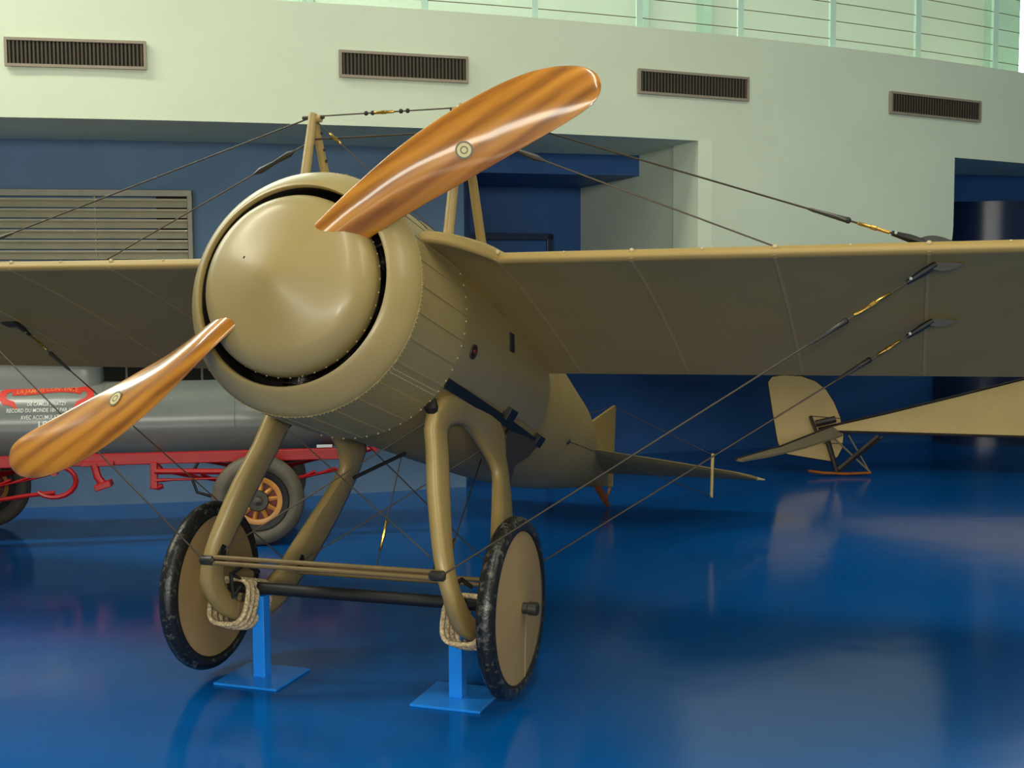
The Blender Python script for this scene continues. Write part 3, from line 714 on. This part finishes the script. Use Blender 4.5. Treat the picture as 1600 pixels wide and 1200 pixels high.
# undercarriage cross wires
for s in (1, -1):
    wire((-0.34 * s, 0.58, -0.40), (0.47 * s, 0.51, -0.96), 0.003)
    wire((-0.28 * s, 1.38, -0.40), (0.47 * s, 1.19, -0.96), 0.003)
wire((-0.02, 1.18, -0.455), (-0.10, 1.185, -0.985), 0.003, 'control_wire', buckle=(0.30, 0.44), sleeve=False)
wire((0.22, 1.55, -0.42), (0.46, 0.56, -0.985), 0.003, 'control_wire', buckle=(0.86, 1.02), sleeve=False)
MB().tube([(0.02, 1.12, -0.462), (-0.12, 0.92, -0.60)], 0.008, 6).build('drain_pipe', 'black_metal', plane, smooth=40)

# tail: swept tailplane halves, fin, rudder, horns, skid
TW = -0.085
for s in (1, -1):
    outl = [(0.0, 3.35), (0.27, 3.57), (0.68, 4.05), (0.95, 4.40), (1.05, 4.55), (1.10, 4.68), (1.115, 4.80), (1.07, 4.86), (0.5, 4.84), (0.0, 4.80)]
    rows = []
    for i, f in enumerate((0.0, 0.25, 0.5, 0.75, 0.9, 0.97, 1.0)):
        v = 1.11 * f
        def le(v):
            for (a, b), (c, d) in zip(outl[:6], outl[1:7]):
                if v <= c: return b + (d - b) * (v - a) / (c - a)
            return outl[6][1]
        l = le(v); te = 4.80 + 0.06 * f if f < 0.99 else 4.83
        row = []
        for k in range(12):
            a = 2 * math.pi * k / 12; x = 0.5 - 0.5 * math.cos(a)
            row.append(Vector((s * v, l + (te - l) * x, TW + 0.022 * math.copysign(abs(math.sin(a)) ** 0.7, math.sin(a)) * (1 - 0.5 * x) * (1 - 0.4 * f))))
        rows.append(row)
    tp = MB().grid(rows, close_v=True, cap0=True, cap1=True).build('tailplane', 'khaki_fabric', plane, smooth=50)
    MB().tube([(s * 1.10, 4.76, TW), (s * 1.15, 4.82, TW)], [0.012, 0.005], 8).build('tip_pin', 'rivet', tp, smooth=40)
    MB().tube([(s * 0.865, 4.29, 0.015), (s * 0.865, 4.29, TW), (s * 0.865, 4.31, -0.275 if s > 0 else -0.20)], 0.011, 8).build('control_horn', 'khaki_wood', tp, smooth=40)
    MB().tube([(0.008 * s, 5.0, 0.44), (s * 0.865, 4.29, 0.005)], 0.0025, 5).build('control_cable', 'wire', tp)
    c, n = on_side(2.5, R(-22) if s > 0 else R(202), 0.004)
    MB().tube([c, (s * 0.865, 4.30, -0.27 if s > 0 else -0.195)], 0.0028, 5).build('control_cable', 'wire', tp)
fin = [(4.10, 0.13), (5.00, 0.452), (5.03, 0.45), (5.085, -0.15), (4.95, -0.165), (4.2, -0.1)]
MB().prism(fin, (0, 0, 0), (0, 1, 0), (0, 0, 1), 0.022).build('rudder', 'khaki_fabric', plane, bevel=0.006)
MB().tube([(0.02, 5.0, 0.05), (0.26, 5.02, 0.04)], 0.008, 6).build('rudder_horn', 'gunmetal', plane)
sk = MB().tube([(0, 4.55, -0.17), (0, 4.72, -0.215), (0, 4.90, -0.27), (0, 5.00, -0.295)], [0.02, 0.024, 0.022, 0.016], 8, flat=((1, 0, 0), 1.2)).build('tail_skid', 'orange_wood', plane, smooth=40)
MB().tube([(0, 5.03, -0.16), (0, 4.93, -0.265)], 0.010, 6).build('skid_brace', 'orange_wood', sk)

# ------------------------------------------------------------------ floor stands under the axle
for s, lb in ((-1, 'blue steel stand with square base plate under the axle beside the left wheel'), (1, 'blue steel stand with square base plate under the axle beside the right wheel')):
    ax_w = pm @ Vector((0.435 * s, 0.80, -1.086))
    r = empty('axle_stand', (ax_w.x, ax_w.y, 0)); r.rotation_euler.z = -TH
    tag(r, lb, 'stand', 'blue axle stands')
    top = ax_w.z - 0.0265
    MB().box((0, 0, 0.007), (0.145, 0.145, 0.005)).build('base_plate', 'stand', r, bevel=0.002).location.z = -0.002
    MB().box((0, 0, 0.010 + (top - 0.014) / 2), (0.027, 0.027, (top - 0.014) / 2)).build('post', 'stand', r, bevel=0.002)
    MB().box((0, 0, top - 0.003), (0.03, 0.03, 0.003)).build('saddle', 'stand', r)
    m = MB()
    for x, y in ((-.02, 0), (.02, 0)): m.box((x, y, 0.014), (0.004, 0.03, 0.004))
    m.build('weld_bead', 'stand', r)

# ------------------------------------------------------------------ grey torpedo racing car
CA = math.radians(9)
car = empty('racing_car', (-1.609, 7.603, 0)); car.rotation_euler.z = CA
tag(car, 'grey torpedo-shaped electric racing car on a red chassis with yellow wheels', 'car')
CY, CZ, CR = 0.48, 0.765, 0.258
def body_r(x):
    if x > -0.15: t = min(1, (x + 0.15) / 0.95); return CR * math.sqrt(max(0.0005, 1 - t ** 1.9))
    if x < -2.0: t = min(1, (-2.0 - x) / 0.95); return CR * math.sqrt(max(0.0005, 1 - t ** 2.0))
    return CR
xs = [-2.95 + 3.75 * i / 60 for i in range(61)]
rows = [[Vector((x, CY - math.cos(2 * math.pi * k / 48) * body_r(x), CZ + math.sin(2 * math.pi * k / 48) * body_r(x))) for k in range(48)] for x in xs]
body = MB().grid(rows, close_v=True, cap0=True, cap1=True).build('body', 'car_grey', car, smooth=50)
# seams and rivets on the body
for x in (-0.15, -0.98, -1.75):
    MB().tube([(x, CY - math.cos(2 * math.pi * k / 48) * CR, CZ + math.sin(2 * math.pi * k / 48) * CR) for k in range(48)], 0.003, 5, closed=True).build('seam_band', 'car_grey', body)
m = MB()
for x, a in ((-0.30, 38), (-0.55, 38), (-0.80, 38), (-0.05, 30)): m.ball((x, CY - math.cos(R(a)) * CR, CZ + math.sin(R(a)) * CR), 0.006, 8, 6)
m.build('body_rivet', 'chrome', body)
# cockpit coaming
cock = MB()
rows = []
for z, g in ((0.93, 1.0), (1.05, 1.0), (1.15, 0.99), (1.19, 0.95), (1.195, 0.88), (1.10, 0.86)):
    row = []
    for k in range(40):
        a = 2 * math.pi * k / 40; ca, sa = math.cos(a), math.sin(a); ex = 0.45
        row.append(Vector((-1.50 + 0.50 * g * math.copysign(abs(ca) ** ex, ca), CY + 0.125 * g * math.copysign(abs(sa) ** ex, sa), z)))
    rows.append(row)
cock.grid(rows, close_v=True, cap1=True).build('cockpit_coaming', 'car_grey', body, smooth=40)
# chassis rails, cross members, springs, rods
for y in (0.13, 0.83):
    ra = MB().box((-1.0, y, 0.557), (1.53, 0.025, 0.036)).build('chassis_rail', 'red', car, bevel=0.006)
    MB().tube([(0.50, y, 0.557), (0.62, y, 0.565), (0.74, y, 0.585)], [0.030, 0.022, 0.016], 8).build('dumb_iron', 'red', ra, smooth=40)
    MB().tube([(0.74, y - 0.03, 0.59), (0.74, y + 0.03, 0.59)], 0.026, 10).build('shackle_eye', 'red', ra, smooth=40)
    # leaf spring under the rail over each axle
    for cx in (0.0, -1.87):
        for q in range(3):
            L = 0.62 - 0.13 * q
            MB().tube([(cx + L * t, y - 0.005, 0.395 + 0.085 * t * t - 0.017 * q) for t in (-1, -0.75, -0.5, -0.25, 0, 0.25, 0.5, 0.75, 1)], 0.0085, 6, flat=((0, 1, 0), 2.2)).build('leaf_spring', 'red', ra, smooth=40)
        for e in (-1, 1):
            MB().tube([(cx + e * 0.62, y - 0.03, 0.485), (cx + e * 0.62, y + 0.03, 0.485)], 0.022, 10).build('spring_eye', 'red', ra, smooth=40)
            MB().tube([(cx + e * 0.62, y, 0.485), (cx + e * 0.63, y, 0.545)], 0.014, 8).build('spring_shackle', 'red', ra, smooth=40)
for x in (0.45, -0.64, -1.4, -2.4): MB().box((x, 0.48, 0.548), (0.03, 0.35, 0.025)).build('cross_member', 'red', car, bevel=0.004)
br = MB().box((-0.645, 0.10, 0.452), (0.022, 0.02, 0.085)).build('hanger_bracket', 'red', car, bevel=0.005)
MB().tube([(-0.67, 0.10, 0.385), (-0.62, 0.10, 0.375), (-0.595, 0.10, 0.385)], 0.018, 8).build('hanger_foot', 'red', br, smooth=40)
MB().tube([(-0.64, 0.09, 0.478), (-0.05, 0.09, 0.46)], 0.019, 8).build('radius_rod', 'red', car, smooth=50)
MB().tube([(-0.64, 0.09, 0.420), (-0.60, 0.09, 0.421), (-0.54, 0.09, 0.422), (-0.05, 0.09, 0.424)], [0.013, 0.013, 0.008, 0.008], 8).build('brake_rod', 'red', car, smooth=50)
ped = MB().tube([(-1.005, 0.09, 0.535), (-0.985, 0.09, 0.45), (-0.955, 0.09, 0.41)], 0.019, 8, flat=((1, 0, 0), 1.3)).build('step_arm', 'red', car, smooth=40)
MB().box((-0.945, 0.06, 0.405), (0.052, 0.05, 0.020), (Vector((0.95, 0, 0.3)), Vector((0, 1, 0)), Vector((-0.3, 0, 0.95)))).build('step_pad', 'red', ped, bevel=0.006)
MB().box((-0.985, 0.10, 0.535), (0.10, 0.02, 0.016)).build('step_plate', 'red', ped, bevel=0.005)
MB().tube([(-1.25 + 0.13 * math.cos(a), 0.11, 0.43 + 0.10 * math.sin(a)) for a in [R(60 - 20 * k) for k in range(11)]], 0.016, 8).build('scroll_spring', 'red', car, smooth=40)
MB().tube([(-1.25, 0.11, 0.36), (-1.42, 0.11, 0.345), (-1.6, 0.11, 0.32)], 0.013, 8).build('steering_rod', 'red', car, smooth=40)
MB().tube([(-0.38, 0.30, 0.52), (-0.44, 0.28, 0.42), (-0.40, 0.26, 0.31), (-0.28, 0.26, 0.27), (-0.12, 0.30, 0.28)], 0.010, 8).build('power_cable', 'black_metal', car, smooth=50)
MB().lathe([(-0.22, 0.0), (-0.22, 0.14), (0.22, 0.14), (0.22, 0.0)], (0.0, 0.48, 0.33), (0, 1, 0), 24).build('electric_motor', 'black_metal', car, smooth=40)
MB().box((0.42, 0.105, 0.61), (0.05, 0.002, 0.009)).build('maker_plate', 'white_text', car)
MB().box((0.56, 0.45, 0.535), (0.05, 0.03, 0.03)).build('number_box', 'white_text', car, bevel=0.004)
for x in (0.0, -1.87): MB().tube([(x, 0.02, 0.288), (x, 0.94, 0.288)], 0.022, 10).build('axle', 'black_metal', car, smooth=50)
def car_wheel(x, y, s):
    c = (x, y, 0.290); X = (0, -s, 0)                # outer side faces -y for the near wheels
    n = 12
    w = MB().lathe([(math.cos(2 * math.pi * k / n) * 0.052, 0.235 + math.sin(2 * math.pi * k / n) * 0.055) for k in range(n)], c, X, 48, closed=True).build('wheel_tyre', 'grey_tyre', car, smooth=60)
    MB().lathe([(-0.035, 0.150), (0.030, 0.150), (0.038, 0.172), (0.040, 0.188), (0.030, 0.196), (-0.035, 0.196)], c, X, 48, closed=True).build('steel_rim', 'black_metal', w, smooth=40)
    MB().lathe([(-0.022, 0.120), (0.032, 0.120), (0.034, 0.124), (0.034, 0.152), (-0.022, 0.152)], c, X, 48, closed=True).build('wood_felloe', 'yellow_wood', w, smooth=40)
    for k in range(10):
        a = 2 * math.pi * k / 10 + 0.1; d = Vector((math.cos(a), 0, math.sin(a)))
        MB().tube([Vector(c) + d * 0.05 - Vector((0, s, 0)) * 0.012, Vector(c) + d * 0.125 - Vector((0, s, 0)) * 0.012], [0.018, 0.013], 6).build('spoke', 'yellow_wood', w, smooth=40)
    MB().lathe([(0.0, 0.068), (0.034, 0.068), (0.040, 0.062), (0.040, 0.03), (0.058, 0.028), (0.062, 0.0)], c, X, 24).build('hub_cap', 'gunmetal', w, smooth=40)
    MB().lathe([(-0.04, 0.0), (-0.04, 0.118), (-0.012, 0.118), (-0.012, 0.0)], c, X, 32).build('brake_drum', 'dark_red', w, smooth=40)
for x in (0.0, -1.87):
    car_wheel(x, 0.0, 1); car_wheel(x, 0.96, -1)
# lettering wrapped on the body's flank
def flank(x, s, off=0.002):                      # s: arc length up from the cylinder's equator
    a = s / CR; return Vector((x, CY - math.cos(a) * (CR + off), CZ + math.sin(a) * (CR + off)))
def lettering(txt, xc, s0, h, material, width=None, wave=None, bold=0.0):
    cu = bpy.data.curves.new('lettering', 'FONT'); cu.body = txt; cu.size = 1; cu.align_x = 'CENTER'; cu.offset = bold; cu.resolution_u = 2
    ob = bpy.data.objects.new('lettering', cu); col.objects.link(ob)
    me = bpy.data.meshes.new_from_object(ob.evaluated_get(bpy.context.evaluated_depsgraph_get()))
    bpy.data.objects.remove(ob); bpy.data.curves.remove(cu)
    xsn = [v.co.x for v in me.vertices]; w = max(xsn) - min(xsn); ky = h / 0.70; kx = (width / w) if width else ky
    for v in me.vertices:
        x = xc + v.co.x * kx; s = s0 + v.co.y * ky + (wave(x) if wave else 0); v.co = flank(x, s, 0.004)
    me.materials.append(M[material])
    o = bpy.data.objects.new('lettering', me); col.objects.link(o); o.parent = body; return o
XB = -1.318
bpy.context.view_layer.update()
lettering('DE CAMILLE JENATZY', XB + 0.008, 0.133, 0.026, 'white_text', 0.235, bold=0.006)
lettering('RECORD DU MONDE 1899 PAR 105 KM/H', XB + 0.01, 0.090, 0.026, 'white_text', 0.48, bold=0.006)
lettering('AVEC ACCUMULATEURS', XB, 0.045, 0.026, 'white_text', 0.29, bold=0.006)
lettering('1899', XB + 0.02, -0.010, 0.044, 'white_text', 0.13, bold=0.012)
def bw(x): t = (x - XB) / 0.22; return 0.010 * math.sin(t * math.pi) - 0.016 * t * t
bs = 0.262
rows = [[flank(XB - 0.21 + 0.42 * i / 30, bs + bw(XB - 0.21 + 0.42 * i / 30) + j * 0.032, 0.003) for j in (-1, 0, 1)] for i in range(31)]
MB().grid(rows).build('banner', 'banner', body, smooth=60)
for s in (1, -1):
    path = [(XB + s * 0.19, bs + 0.010), (XB + s * 0.23, bs + 0.012), (XB + s * 0.262, bs - 0.018), (XB + s * 0.268, bs - 0.065), (XB + s * 0.245, bs - 0.098), (XB + s * 0.20, bs - 0.112), (XB + s * 0.172, bs - 0.150)]
    wid = [0.036, 0.030, 0.024, 0.022, 0.022, 0.018, 0.004]
    rows = []
    for i, (x, q) in enumerate(path):
        a = path[max(i - 1, 0)]; b = path[min(i + 1, len(path) - 1)]; d = Vector((b[0] - a[0], b[1] - a[1])).normalized(); nn = Vector((-d.y, d.x))
        rows.append([flank(x + nn.x * wid[i] * j, q + nn.y * wid[i] * j, 0.0028) for j in (-1, 0, 1)])
    MB().grid(rows).build('banner_tail', 'banner', body, smooth=60)
lettering('LA JAMAIS CONTENTE', XB, bs - 0.018, 0.040, 'banner_text', 0.37, wave=bw, bold=0.004)

# ------------------------------------------------------------------ cream aeroplane tail in the far right background
D = 10.35
ca = empty('linen_aeroplane', (3.0, D, 0))
tag(ca, 'cream linen-covered aeroplane tail with dark edged rudder far behind the right wing', 'aeroplane')
def cl(p): return Vector(p) - Vector((3.0, D, 0))
rows = []
for x, zb_, zt, wd_ in ((2.62, 0.385, 0.405, 0.015), (3.2, 0.372, 0.535, 0.07), (3.8, 0.360, 0.680, 0.15), (4.4, 0.350, 0.830, 0.25), (5.4, 0.340, 1.02, 0.33), (6.4, 0.335, 1.08, 0.36)):
    rows.append([cl((x, D - wd_, zb_)), cl((x, D - 0.008, zt)), cl((x, D + 0.008, zt)), cl((x, D + wd_, zb_))])
fu = MB().grid(rows, close_v=True, cap0=True, cap1=True).build('fuselage', 'cream', ca)
for j in (0, 1, 3): MB().tube([r[j] for r in rows], 0.012, 6).build('longeron_edge', 'dark_edge', fu)
rp = [(1200, 597), (1206, 589), (1222, 586.5), (1252, 588), (1274, 596), (1290, 609), (1302, 628), (1312, 652), (1317, 680), (1315, 700), (1308, 713), (1297, 720), (1260, 714), (1230, 709), (1220, 703), (1215, 690), (1208, 650)]
out = [(at(x, y, D).x - 2.62, at(x, y, D).z - 0.40) for x, y in rp]
ru = MB().prism(out, cl((2.62, D, 0.40)), (1, 0, 0), (0, 0, 1), 0.024).build('rudder', 'cream', ca)
MB().tube([cl((2.62 + a, D, 0.40 + b)) for a, b in out], 0.008, 6, closed=True).build('rudder_edge', 'dark_edge', ru)
# tailplane half towards the viewer
tl = [Vector((2.70, 10.20, 0.43)), Vector((2.10, 9.45, 0.36)), Vector((1.66, 8.98, 0.325)), Vector((1.72, 9.0, 0.315)), Vector((1.98, 9.25, 0.315)), Vector((2.32, 9.62, 0.325)), Vector((2.78, 10.16, 0.36))]
m = MB(); n = len(tl)
m.add([cl(p) for p in tl] + [cl(p + Vector((0, 0, 0.016))) for p in tl], [tuple(range(n)), tuple(range(n, 2 * n))[::-1]] + [(i, (i + 1) % n, n + (i + 1) % n, n + i) for i in range(n)])
tq = m.build('tailplane', 'grey_linen', ca)
MB().tube([cl(p + Vector((0, 0, 0.01))) for p in tl[:3]], 0.010, 6).build('leading_edge', 'dark_edge', tq)
for name, pa, pb, r_, mt in (('skid_leg', (1287, 668), (1308, 738), 0.022, 'dark_edge'), ('skid_strut', (1372, 682), (1310, 734), 0.024, 'dark_edge'), ('skid_strut', (1380, 682), (1318, 730), 0.012, 'dark_edge'), ('skid_rod', (1296, 678), (1360, 738), 0.008, 'grey_linen'), ('skid_rod', (1326, 680), (1358, 736), 0.007, 'grey_linen'), ('king_post', (1266, 650), (1276, 676), 0.014, 'dark_edge'), ('stay_wire', (1266, 650), (1315, 654), 0.004, 'wire'), ('stay_wire', (1286, 693), (1317, 693), 0.004, 'wire')):
    MB().tube([cl(at(*pa, D - 0.05)), cl(at(*pb, D - 0.05))], r_, 6).build(name, mt, ca)
sh = [at(1263, 737, D - 0.05), at(1285, 740, D - 0.05), at(1320, 741.5, D - 0.05), at(1360, 740, D - 0.05)]
MB().tube([cl(p + Vector((0, 0, 0.006))) for p in sh], [0.012, 0.014, 0.014, 0.012], 8, flat=((0, 1, 0), 2.0)).build('skid_shoe', 'orange_wood', ca, smooth=40)
MB().tube([cl(at(1275, 662, D - 0.03)), cl(at(1305, 655, D - 0.03))], 0.03, 8).build('hinge_block', 'dark_edge', ca)
